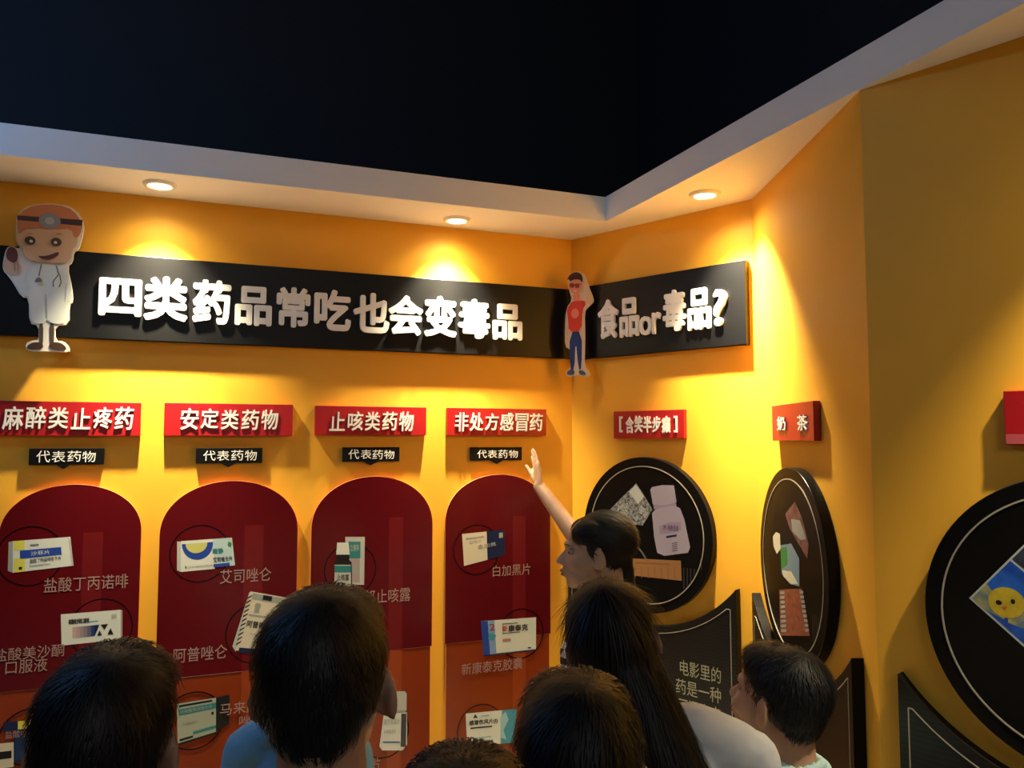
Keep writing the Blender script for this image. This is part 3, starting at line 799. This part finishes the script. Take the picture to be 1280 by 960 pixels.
G = lambda pts, k=2: smooth([g(*q) for q in pts], k)
skin_c = mat('cutout_skin', (.66, .44, .30), .5); ginger = mat('cutout_ginger_hair', (.55, .20, .09), .5); coat_c = mat('cutout_coat', (.68, .70, .64), .5)
back = G([(95, 120), (180, 70), (330, 68), (420, 100), (465, 180), (450, 260), (432, 320), (405, 330), (400, 385), (370, 412), (395, 520), (402, 600), (380, 620), (380, 728), (305, 730), (305, 815),
          (350, 815), (382, 850), (380, 878), (300, 872), (250, 872), (150, 870), (140, 830), (180, 812), (215, 812), (212, 728), (162, 722), (160, 580), (120, 578), (75, 500), (50, 465), (18, 430), (20, 380), (36, 310), (70, 296), (105, 315), (112, 300), (92, 280), (88, 230)], 1)
layers = [
    ('leg', [G([(215, 715), (240, 715), (238, 850), (218, 850)], 1), G([(272, 715), (300, 715), (296, 850), (274, 850)], 1)], mat('cutout_trousers', (.07, .045, .03), .5)),
    ('shoe', [G([(150, 862), (152, 838), (190, 820), (238, 825), (240, 862)]), G([(272, 864), (274, 822), (330, 822), (362, 845), (366, 868)])], mat('cutout_shoes', (.05, .025, .015), .4)),
    ('coat', [G([(175, 415), (230, 398), (310, 400), (345, 420), (385, 510), (395, 590), (362, 605), (372, 722), (285, 722), (262, 695), (245, 724), (168, 716), (168, 570), (130, 575), (85, 505), (62, 462), (98, 450), (130, 495), (150, 490), (150, 450)])], coat_c),
    ('coat_edge', [G([(255, 690), (250, 560), (256, 560), (264, 690)], 1), G([(362, 500), (368, 500), (362, 602), (356, 602)], 1)], mat('cutout_coat_shade', (.42, .42, .38), .5)),
    ('hand', [G([(25, 430), (22, 390), (45, 370), (60, 390), (110, 390), (124, 420), (110, 452), (70, 462)])], skin_c),
    ('finger', [G([(78, 375), (88, 370), (92, 440), (80, 440)], 1), G([(98, 385), (106, 382), (108, 445), (99, 448)], 1)], mat('cutout_skin_shade', (.45, .25, .17), .5)),
    ('paddle', [G([(38, 345), (50, 310), (75, 302), (100, 325), (104, 370), (88, 392), (60, 385), (42, 370)])], mat('cutout_maroon', (.12, .03, .03), .5)),
    ('face', [G([(112, 215), (280, 195), (430, 220), (425, 300), (398, 315), (392, 375), (350, 395), (175, 385), (135, 350), (130, 305), (98, 275), (92, 225)], 1)], skin_c),
    ('hair', [G([(98, 170), (110, 120), (190, 78), (320, 75), (405, 105), (455, 180), (440, 245), (408, 262), (392, 205), (300, 215), (150, 200), (120, 230), (105, 235)], 1)], ginger),
    ('headband', [[g(100, 135), g(455, 160), g(450, 192), g(100, 160)]], mat('cutout_band', (.05, .025, .05), .5)),
    ('head_mirror', [ell(*g(276, 165), .0315, .026)], mat('cutout_mirror', (.25, .28, .36), .3)),
    ('mirror_centre', [ell(*g(276, 165), .014, .012)], mat('cutout_mirror_pale', (.42, .45, .52), .3)),
    ('eye', [ell(*g(170, 272), .0155, .014), ell(*g(312, 280), .0155, .014)], mat('cutout_eye', (.06, .03, .02), .4)),
    ('eye_glint', [ell(*g(176, 276), .005, .005), ell(*g(308, 283), .005, .005)], M_LETTER),
    ('eyebrow', [G([(140, 245), (170, 228), (195, 240), (170, 236)], 1), G([(300, 240), (330, 230), (352, 245), (330, 240)], 1)], ginger),
    ('mouth', [G([(205, 355), (260, 358), (328, 330), (325, 352), (290, 375), (240, 375)])], mat('cutout_mouth', (.09, .02, .015), .4)),
    ('stethoscope', [[g(228, 402), g(236, 402), g(222, 465), g(214, 465)], G([(190, 498), (215, 465), (242, 492), (215, 500)], 1), [g(308, 408), g(316, 408), g(330, 455), g(322, 457)],
                     [g(322, 455), g(328, 458), g(300, 495), g(293, 492)], [g(293, 492), g(300, 495), g(300, 525), g(292, 522)], [g(326, 452), g(334, 458), g(342, 500), g(335, 500)], [g(335, 500), g(342, 500), g(330, 528), g(324, 522)]], mat('cutout_tube', (.14, .16, .13), .4)),
]
og = g(262, 500)
cutout(WA, (og[0], og[1], 0), 'doctor_cutout', 'flat cartoon doctor cutout with ginger hair and white coat over the long banner', ZD, back, layers)

ZM = 0.12


def h(x, y): return WM.at(690 + x / 6.4, 330 + y / 6.4, ZM)


Hh = lambda pts, k=2: smooth([h(*q) for q in pts], k)
back = Hh([(125, 125), (150, 80), (195, 60), (240, 72), (270, 100), (290, 160), (340, 290), (330, 315), (290, 350), (262, 385), (268, 560), (265, 700), (262, 820), (310, 885), (290, 905), (200, 885), (150, 905), (112, 895), (118, 860), (150, 840), (150, 700), (140, 680),
           (108, 665), (105, 520), (115, 360), (165, 290), (140, 220)], 1)
layers = [
    ('jeans', [Hh([(143, 545), (243, 542), (240, 840), (215, 850), (192, 600), (182, 850), (146, 850)], 1)], mat('cutout_jeans', (.012, .03, .16), .5)),
    ('shoe', [Hh([(120, 890), (125, 862), (155, 842), (186, 855), (180, 892)]), Hh([(212, 855), (250, 850), (276, 880), (272, 892), (225, 890)])], mat('cutout_blue_shoes', (.05, .08, .15), .5)),
    ('arm', [Hh([(120, 400), (140, 400), (136, 540), (128, 650), (116, 640), (112, 500)]), Hh([(250, 300), (290, 285), (258, 170), (262, 120), (285, 160), (334, 285), (322, 305), (270, 340), (245, 340)], 1)], mat('cutout_arm', (.52, .38, .30), .5)),
    ('neck', [Hh([(172, 235), (228, 235), (225, 310), (175, 310)], 1)], mat('cutout_face', (.50, .20, .14), .5)),
    ('shirt', [Hh([(120, 370), (160, 305), (200, 300), (262, 295), (275, 330), (246, 365), (240, 545), (138, 548), (132, 440)], 1)], mat('cutout_red_shirt', (.45, .035, .02), .5)),
    ('shirt_emblem', [ell(*h(187, 400), .016, .020)], mat('cutout_emblem', (.6, .2, .15), .5)),
    ('face', [Hh([(138, 140), (240, 135), (246, 200), (215, 245), (175, 245), (142, 210)])], mat('cutout_face', (.50, .20, .14), .5)),
    ('hair', [Hh([(122, 135), (148, 90), (195, 68), (240, 85), (252, 130), (240, 165), (232, 125), (170, 130), (150, 150), (140, 125)])], mat('cutout_dark_hair', (.035, .008, .008), .5)),
    ('glasses', [ell(*h(165, 178), .010, .010), ell(*h(205, 180), .010, .010), [h(140, 165), h(240, 165), h(240, 170), h(140, 170)]], mat('cutout_glasses', (.16, .03, .03), .5)),
    ('mouth', [Hh([(165, 215), (210, 215), (188, 232)], 1)], mat('cutout_mouth_pale', (.6, .4, .35), .5)),
]
og = h(190, 450)
cutout(WM, (og[0], og[1], 0), 'man_cutout', 'flat cartoon man cutout with red shirt and blue jeans at the banner corner', ZM, back, layers, bm=mat('cutout_man_edge', (.50, .44, .40), .4))

#PEOPLE
# ------------------------------------------------------------------ people
def skin_mat(name, c): return mat(name, c, 0.5, 0.35, noise_amt=0.12, noise_scale=18)


M_HAIR = mat('black_hair', (0.0035, 0.004, 0.006), 0.55, 0.3)
M_HAIRW = mat('dark_brown_hair', (0.012, 0.009, 0.007), 0.55, 0.35)
M_EYEW = mat('eye_white', (.34, .28, .25), .3); M_IRIS = mat('eye_iris', (.02, .01, .006), .15)
M_LIP = mat('lips', (.32, .10, .08), .45); M_TROU = mat('dark_trousers', (.02, .025, .05), .8); M_SHOE = mat('dark_shoes', (.03, .03, .035), .5)


def ellipsoid(bm, c, r, R=None, sub=3):
    m = Matrix.Translation(c) @ (R.to_4x4() if R else Matrix.Identity(4)) @ Matrix.Diagonal((r[0], r[1], r[2], 1))
    bmesh.ops.create_icosphere(bm, subdivisions=sub, radius=1, matrix=m)


def capsule(bm, a, b, ra, rb, seg=16):
    a, b = Vector(a), Vector(b); d = b - a; L = d.length
    if L < 1e-5: return
    R = d.to_track_quat('Z', 'Y').to_matrix().to_4x4()
    bmesh.ops.create_cone(bm, cap_ends=True, segments=seg, radius1=ra, radius2=rb, depth=L, matrix=Matrix.Translation((a + b) / 2) @ R)
    bmesh.ops.create_icosphere(bm, subdivisions=2, radius=ra, matrix=Matrix.Translation(a))
    bmesh.ops.create_icosphere(bm, subdivisions=2, radius=rb, matrix=Matrix.Translation(b))


def remesh(bm, voxel, smooth_n=3, name='m'):
    me = bpy.data.meshes.new(name); bm.to_mesh(me); bm.free()
    o = bpy.data.objects.new('tmp', me); COL.objects.link(o)
    r = o.modifiers.new('r', 'REMESH'); r.mode = 'VOXEL'; r.voxel_size = voxel; r.use_smooth_shade = True
    if smooth_n:
        q = o.modifiers.new('s', 'SMOOTH'); q.factor = 0.5; q.iterations = smooth_n
    dg = bpy.context.evaluated_depsgraph_get(); dg.update()
    out = bpy.data.meshes.new_from_object(o.evaluated_get(dg)); out.name = name
    bpy.data.objects.remove(o); bpy.data.meshes.remove(me)
    out.polygons.foreach_set('use_smooth', [True] * len(out.polygons))
    return out


def link(name, me, mt, parent):
    me.materials.clear(); me.materials.append(mt)
    o = bpy.data.objects.new(name, me); COL.objects.link(o); o.parent = parent
    return o


def hand(bm, wr, d, pn, side, k=1.0, curl=0.25, spread=1.0):
    """wr wrist, d direction of the fingers, pn palm normal, side: +1 when the thumb lies towards d x pn"""
    d = Vector(d).normalized(); pn = Vector(pn); pn = (pn - d * pn.dot(d)).normalized(); t = d.cross(pn) * side
    wr = Vector(wr); kn = []
    for i, (x, y) in enumerate(((.030, .088), (.010, .093), (-.010, .089), (-.028, .080))):
        q = wr + (d * y + t * x) * k; kn.append(q)
        capsule(bm, wr + t * x * .55 * k, q, .0125 * k, .0100 * k, 10)
    for i, (L, r) in enumerate(((.070, .0083), (.078, .0085), (.072, .0080), (.057, .0072))):
        q = kn[i]; a = curl * (.5 + .12 * i); fan = t * (.16 - .11 * i) * spread
        for j, fr in enumerate((.45, .31, .24)):
            dd = ((d + fan).normalized() * math.cos(a) + pn * math.sin(a)).normalized()
            e = q + dd * L * fr * k; capsule(bm, q, e, r * (1 - .08 * j) * k, r * (.92 - .09 * j) * k, 10); q = e; a += curl
    q = wr + (d * .022 + t * .018) * k
    for L, r, sp in ((.042, .0135, .85), (.032, .0105, .55), (.026, .0090, .35)):
        e = q + ((d + t * sp * 1.1 * (.15 + .85 * spread)).normalized() * L + pn * .010) * k; capsule(bm, q, e, r * k, r * .88 * k, 10); q = e


def strands(base, field, n, L, wd, lift, seed, cond=None):
    """narrow hair strips rooted on the hair mesh; field(p, normal) gives the lie of the hair"""
    rnd = random.Random(seed); V = []; F = []
    polys = base.polygons; N = len(polys)
    for _ in range(n):
        p = polys[rnd.randrange(N)]; c = p.center.copy(); nr = p.normal.copy()
        if cond and not cond(c): continue
        q = c + nr * 0.001; l = L * rnd.uniform(.6, 1.25); b = len(V); st = 4
        jit = Vector((rnd.uniform(-1, 1), rnd.uniform(-1, 1), rnd.uniform(-1, 1))) * (.28 if L < .06 else .10)
        for i in range(st + 1):
            f = field(q) + jit; f = f - nr * f.dot(nr) * .9
            f = f.normalized() if f.length > 1e-6 else Vector((0, 0, -1))
            sd = f.cross(nr).normalized() * wd * (1 - .75 * i / st)
            o = nr * lift * math.sin(math.pi * min(1, (i + .3) / st)) * rnd.uniform(.6, 1.4)
            V += [tuple(q + o - sd), tuple(q + o + sd)]
            q = q + f * l / st
        for i in range(st): F.append([b + 2 * i, b + 2 * i + 1, b + 2 * i + 3, b + 2 * i + 2])
    return V, F


def add_geo(me, V, F):
    v = [tuple(a.co) for a in me.vertices] + V; k = len(me.vertices)
    f = [list(p.vertices) for p in me.polygons] + [[k + i for i in q] for q in F]
    out = bpy.data.meshes.new(me.name); out.from_pydata(v, [], f); out.update()
    out.polygons.foreach_set('use_smooth', [True] * len(out.polygons)); bpy.data.meshes.remove(me)
    return out


def person(label, headpx, depth, ztop_px, yaw, head_k=1.0, lean=(0, 0), pitch=0.0, roll=0.0, hair='short', skin=(.42, .24, .15), shirt=None, sleeve=True,
           trousers=None, voxel=.006, right_arm=None, left_arm=None, collar=None, hairmat=None, seed=1, wide=1.0, head_yaw=0.0, name='person', n_str=3200, bust=False):
    hw = at_depth(headpx[0], headpx[1], depth)                      # head centre in the room
    H = at_depth(headpx[0], ztop_px, depth).z                       # crown height
    k = head_k
    yaw = math.radians(yaw)
    Ry = Matrix.Rotation(yaw, 3, 'Z')
    s = (H - .235 * k) / 1.45
    hc = Vector((lean[0], lean[1], H - .110 * k))                   # head centre in body coordinates
    root = bpy.data.objects.new(name, None); COL.objects.link(root)
    off = Ry @ Vector((hc.x, hc.y, 0))
    root.location = (hw.x - off.x, hw.y - off.y, 0); root.rotation_euler = (0, 0, yaw)
    tag(root, label, 'person')
    inv = Matrix.Rotation(-yaw, 3, 'Z')

    def loc(p): return inv @ (Vector(p) - Vector(root.location))
    RH = Matrix.Rotation(math.radians(head_yaw), 3, 'Z') @ Matrix.Rotation(math.radians(roll), 3, 'Y') @ Matrix.Rotation(math.radians(pitch), 3, 'X')

    def hp(x, y, z): return hc + RH @ (Vector((x, y, z)) * k)
    bm = bmesh.new()
    E_ = lambda c, r, R=None: ellipsoid(bm, hp(*c), tuple(q * k for q in r), RH @ R if R else RH)
    E_((0, -.014, .022), (.074, .094, .083)); E_((0, .022, -.022), (.064, .068, .080)); E_((0, .034, -.068), (.051, .056, .043))
    E_((0, .062, -.092), (.024, .024, .018)); E_((0, .072, .020), (.046, .018, .012)); E_((0, .075, -.052), (.026, .020, .022))
    for sx in (-1, 1):
        E_((sx * .036, .058, -.030), (.024, .026, .024))
        E_((sx * .081, -.010, -.016), (.0075, .019, .033), Matrix.Rotation(sx * math.radians(34), 3, 'Z') @ Matrix.Rotation(math.radians(-12), 3, 'X'))
        E_((sx * .072, .000, -.036), (.007, .009, .011)); E_((sx * .011, .094, -.033), (.008, .011, .007))
    capsule(bm, hp(0, .080, .004), hp(0, .107, -.029), .007 * k, .0095 * k)
    E_((0, .094, -.055), (.019, .010, .0055)); E_((0, .091, -.067), (.017, .010, .0065))
    # neck and trunk
    nb = Vector((lean[0] * .25, lean[1] * .25 - .01, 1.42 * s))
    capsule(bm, hp(0, -.030, -.050), nb, .053 * k, .056 * k)
    Wd = wide * s

    def trunk(b, g_):
        if bust:
            for sx in (-1, 1): ellipsoid(b, (sx * .06 * s, .085 * s, 1.24 * s), (.062 * s + g_, .055 * s + g_, .060 * s))
        ellipsoid(b, (0, 0, 1.25 * s), (.150 * Wd + g_, .105 * s + g_, .19 * s)); ellipsoid(b, (0, .005, 1.08 * s), (.132 * Wd + g_, .10 * s + g_, .17 * s))
        capsule(b, (-.145 * Wd, -.005, 1.365 * s), (.145 * Wd, -.005, 1.365 * s), .052 * s + g_, .052 * s + g_)
        for sx in (-1, 1): capsule(b, (sx * .03, -.012, 1.415 * s), (sx * .145 * Wd, -.005, 1.375 * s), .042 * s + g_, .045 * s + g_)
    trunk(bm, 0); ellipsoid(bm, (0, 0, .95 * s), (.148 * Wd, .105 * s, .12 * s))
    arms = []
    for sx, spec in ((-1, left_arm), (1, right_arm)):
        sh = Vector((sx * .175 * Wd, -.005, 1.36 * s))
        if spec: el, wr, tip, pn = [loc(q) for q in spec[:3]] + [inv @ Vector(spec[3])]
        else: el = sh + Vector((sx * .03, -.02, -.27 * s)); wr = el + Vector((sx * .0, .06, -.24 * s)); tip = wr + Vector((0, .03, -.1)); pn = Vector((-sx, .1, 0))
        capsule(bm, sh, el, .047 * s, .038 * s); capsule(bm, el, wr, .037 * s, .025 * s)
        hand(bm, wr, tip - wr, pn, (spec[4] if spec else sx), k * .98, *((.07, .2) if spec else ()))
        arms.append((sh, el))
    for sx in (-1, 1):
        hpj = Vector((sx * .085 * s, 0, .92 * s)); kn = Vector((sx * .09 * s, .01, .50 * s)); an = Vector((sx * .095 * s, -.02, .085 * s))
        capsule(bm, hpj, kn, .078 * s, .052 * s); capsule(bm, kn, an, .050 * s, .034 * s); capsule(bm, an, an + Vector((0, .11, -.045)) * s, .036 * s, .030 * s)
    body = remesh(bm, voxel, 3, 'body')
    # eye sockets, mouth line, ear hollows pressed into the one body surface
    RI = RH.inverted()
    for v in body.vertices:
        q = (RI @ (v.co - hc)) / k
        if q.z < -.14 or q.length > .16: continue
        for sx in (-1, 1):
            d2 = ((q.x - sx * .031) / .018) ** 2 + ((q.z - .001) / .011) ** 2
            if q.y > .04 and d2 < 6: q.y -= .008 * math.exp(-d2)
            d3 = ((q.y + .004) / .009) ** 2 + ((q.z + .010) / .015) ** 2
            if q.x * sx > .078 and d3 < 6: q.x -= sx * .007 * math.exp(-d3)
        if q.y > .07 and abs(q.x) < .03: q.y -= .0035 * math.exp(-((q.z + .0610) / .0025) ** 2) * math.exp(-(q.x / .02) ** 2)
        v.co = hc + RH @ (q * k)
    link('body', body, skin_mat('skin_%02d' % seed, skin), root)
    for sx in (-1, 1):
        b = bmesh.new(); ellipsoid(b, hp(sx * .031, .0655, .0005), (.0112 * k,) * 3); me = bpy.data.meshes.new('eye'); b.to_mesh(me); b.free(); link('eye', me, M_EYEW, root)
        eo = root.children[-1] if False else bpy.data.objects[[o.name for o in root.children if o.name.startswith('eye')][-1]]
        b = bmesh.new(); ellipsoid(b, hp(sx * .031, .0748, .0000), (.0052 * k, .0036 * k, .0052 * k), RH, 2); me = bpy.data.meshes.new('iris'); b.to_mesh(me); b.free(); link('iris', me, M_IRIS, eo)
        b = bmesh.new()
        for i in range(6):
            t = i / 5; ellipsoid(b, hp(sx * (.016 + .032 * t), .0855 - .011 * t ** 2, .0195 + .005 * math.sin(t * 2.6)), (.0045 * k, .0022 * k, .0022 * k), RH, 1)
        me = remesh(b, .0016, 1, 'eyebrow'); link('eyebrow', me, hairmat or M_HAIR, root)
        b = bmesh.new()
        for i in range(7):
            t = i / 6 - .5; ellipsoid(b, hp(sx * .031 + t * .026, .0745 - .012 * t * t, .0075 - .012 * t * t), (.0040 * k, .0042 * k, .0040 * k), RH, 1)
        me = remesh(b, .0013, 1, 'eyelid'); link('eyelid', me, skin_mat('skin_%02d' % seed, skin), root)
    b = bmesh.new(); ellipsoid(b, hp(0, .1000, -.0555), (.0165 * k, .0052 * k, .0038 * k), RH); ellipsoid(b, hp(0, .0975, -.0665), (.0145 * k, .0052 * k, .0045 * k), RH)
    link('lips', remesh(b, .0016, 1, 'lips'), M_LIP, root)
    # hair
    b = bmesh.new(); e_ = lambda c, r: ellipsoid(b, hp(*c), tuple(q * k for q in r), RH)
    e_((0, -.024 - (.009 if hair == 'tied' else 0), .034), (.0790, .096, .084)); e_((0, -.046, .004), (.074, .066, .058))
    if hair == 'short': e_((0, -.056, -.028), (.056, .046, .044)); e_((0, .015, .070), (.066, .070, .045))
    if hair == 'bowl': e_((0, -.058, -.045), (.062, .048, .048)); e_((0, .022, .066), (.070, .070, .048))
    if hair == 'tied':
        e_((0, -.082, -.020), (.034, .032, .036))
        for sx in (-1, 1): e_((sx * .038, .018, .054), (.038, .050, .040)); e_((sx * .060, .006, .018), (.016, .022, .034))
        for i in range(9): t = i / 8; e_((0.010 * math.sin(t * 5), -.090 - .020 * t, -.03 - .20 * t), (.024 - .010 * t, .022 - .009 * t, .03))
    if hair == 'long':
        for i in range(16):
            t = i / 15; wv = .080 + .012 * t
            c = Vector((0, -.050 - .035 * t, -.01 - .0 * t)); p = hp(0, -.045, -.01) * (1 - t) + Vector((.035, -.115 * s, 1.24 * s)) * t
            ellipsoid(b, p, (.076 * k * (1 - .12 * t), (.062 - .020 * t) * k, .045))
    hm = remesh(b, .0055, 2, 'hair')
    crown = hp(.012, -.050, .125)
    low = {'long': .55, 'tied': .35}.get(hair, .0)

    def fld(p):
        q = p - crown; q = q.normalized() if q.length > 1e-5 else Vector((0, 0, -1))
        a = noise.noise_vector(p * 16 + Vector((seed * 3.1, 0, 0))) * .55
        if hair == 'tied' and (RI @ (p - hc)).z > -.02 * k: return (hp(0, -.120, -.01) - p).normalized() + a * .3
        return q + Vector((0, 0, -.55 - low)) + a
    def cond(c):
        q = (RI @ (c - hc)) / k
        return not (hair != 'long' and q.y > -.040 and q.z < .030) and not (hair == 'tied' and q.y > .035 and q.z < .075)
    V, F = strands(hm, fld, n_str, {'short': .026, 'bowl': .034, 'tied': .040, 'long': .075}[hair] * k, .0011, {'short': .0028, 'bowl': .0028, 'tied': .0012, 'long': .0028}[hair], seed)
    link('hair', add_geo(hm, V, F), hairmat or M_HAIR, root)
    # clothes
    b = bmesh.new(); trunk(b, .011); ellipsoid(b, (0, 0, .95 * s), (.160 * Wd, .118 * s, .13 * s))
    if sleeve:
        for sh, el in arms: capsule(b, sh, sh.lerp(el, .62), .060 * s, .053 * s)
    sm = remesh(b, max(voxel, .006), 3, 'shirt')
    for v in sm.vertices:
        v.co += noise.noise_vector(v.co * 7) * .006
    so = link('shirt', sm, shirt, root)
    if collar:
        b = bmesh.new()
        for i in range(24):
            a = 2 * math.pi * i / 24; c = nb + Vector((.062 * k * math.sin(a), -.064 * k * math.cos(a), .018 - .016 * (1 - math.cos(a))))
            ellipsoid(b, c, (.013, .013, .021), None, 1)
        link('collar', remesh(b, .004, 3, 'collar'), collar, so)
    b = bmesh.new(); ellipsoid(b, (0, 0, .93 * s), (.154 * Wd, .112 * s, .11 * s))
    for sx in (-1, 1):
        hpj = Vector((sx * .085 * s, 0, .90 * s)); kn = Vector((sx * .09 * s, .01, .50 * s)); an = Vector((sx * .095 * s, -.02, .10 * s))
        capsule(b, hpj, kn, .090 * s, .066 * s); capsule(b, kn, an, .066 * s, .055 * s)
    link('trousers', remesh(b, .010, 3, 'trousers'), trousers or M_TROU, root)
    for sx in (-1, 1):
        an = Vector((sx * .095 * s, -.02, .055 * s)); b = bmesh.new(); ellipsoid(b, an + Vector((0, -.005, -.005)), (.042 * s, .050 * s, .050 * s)); ellipsoid(b, an + Vector((0, .085, -.012)) * s, (.043 * s, .085 * s, .036 * s))
        me = remesh(b, .006, 2, 'shoe')
        for v in me.vertices: v.co.z = max(v.co.z, .002)
        link('shoe', me, M_SHOE, root)
    return root, dict(s=s, k=k, hc=hc, hp=hp, nb=nb, inv=inv)


M_BLUESH = mat('light_blue_shirt', (.26, .56, .78), .8, bump=.1); M_WHITESH = mat('white_shirt', (.60, .64, .72), .8, bump=.1)
M_STRIPE = stripes_mat('black_white_striped_top', (.02, .02, .022), (.62, .58, .56), 9.0, 'Z', .62, 2.6)
M_PALEG = mat('pale_blue_green_shirt', (.34, .50, .52), .8); M_GREYSH = mat('grey_shirt', (.10, .11, .13), .8); M_NAVYC = mat('navy_scarf_cloth', (.01, .03, .16), .8)

M_TEE = mat('dull_white_tee', (.42, .44, .46), .8)
person('boy with black hair seen from behind, in front of the leftmost arch panel', (136, 903), .98, 813, 4, .93, (.09, 0), 4, 3, 'bowl', shirt=M_GREYSH, seed=1, head_yaw=6, wide=.85)
person('largest dark head seen from behind, both ears showing, below the third sign', (408, 848), 1.12, 739, 2, 1.09, (0, 0), 0, -2, 'short', shirt=M_TEE, seed=2, head_yaw=-3, wide=.85)
person('child in a light blue shirt, only the left shoulder showing beside the largest head', (375, 812), 1.66, 756, 0, .92, (0, 0), 0, 0, 'short', shirt=M_BLUESH, collar=M_PALEG, seed=8, n_str=800, wide=.74)
person('child of whom only the crown of a dark head shows at the bottom centre', (578, 1058), .80, 946, 0, .92, (-.02, -.04), 0, 0, 'short', shirt=M_TEE, seed=3, wide=.8)
person('child with round dark head at the bottom, just left of the white shirt', (721, 944), 1.08, 847, 0, 1.02, (-.03, 0), 0, 0, 'bowl', shirt=M_PALEG, seed=4, wide=.85)
person('girl with long black hair and white shirt, her head leaning left', (764, 797), 1.5, 723, -8, .95, (-.11, .02), 6, -12, 'long', shirt=M_WHITESH, seed=5, n_str=5000, collar=M_BLUESH, wide=.9)
person('boy on the right seen from behind his left ear, with a pale blue collar', (972, 880), 1.74, 807, 44, .97, (0, .02), 8, 0, 'short', shirt=M_PALEG, collar=M_PALEG, seed=6, voxel=.005, wide=.9)
el = at_depth(722, 674, 2.63); wr = at_depth(674, 608, 2.80); tip = at_depth(668, 562, 2.90)
person('woman in profile with tied-back hair and striped top, raising her arm toward the wall', (743, 692), 2.35, 641, 88, .98, (0, .03), -2, 0, 'tied', skin=(.50, .30, .19), shirt=M_STRIPE, seed=7,
       voxel=.0042, right_arm=(el, wr, tip, (-1, -.15, 0), -1), hairmat=M_HAIRW, bust=True, sleeve=True, n_str=4500)
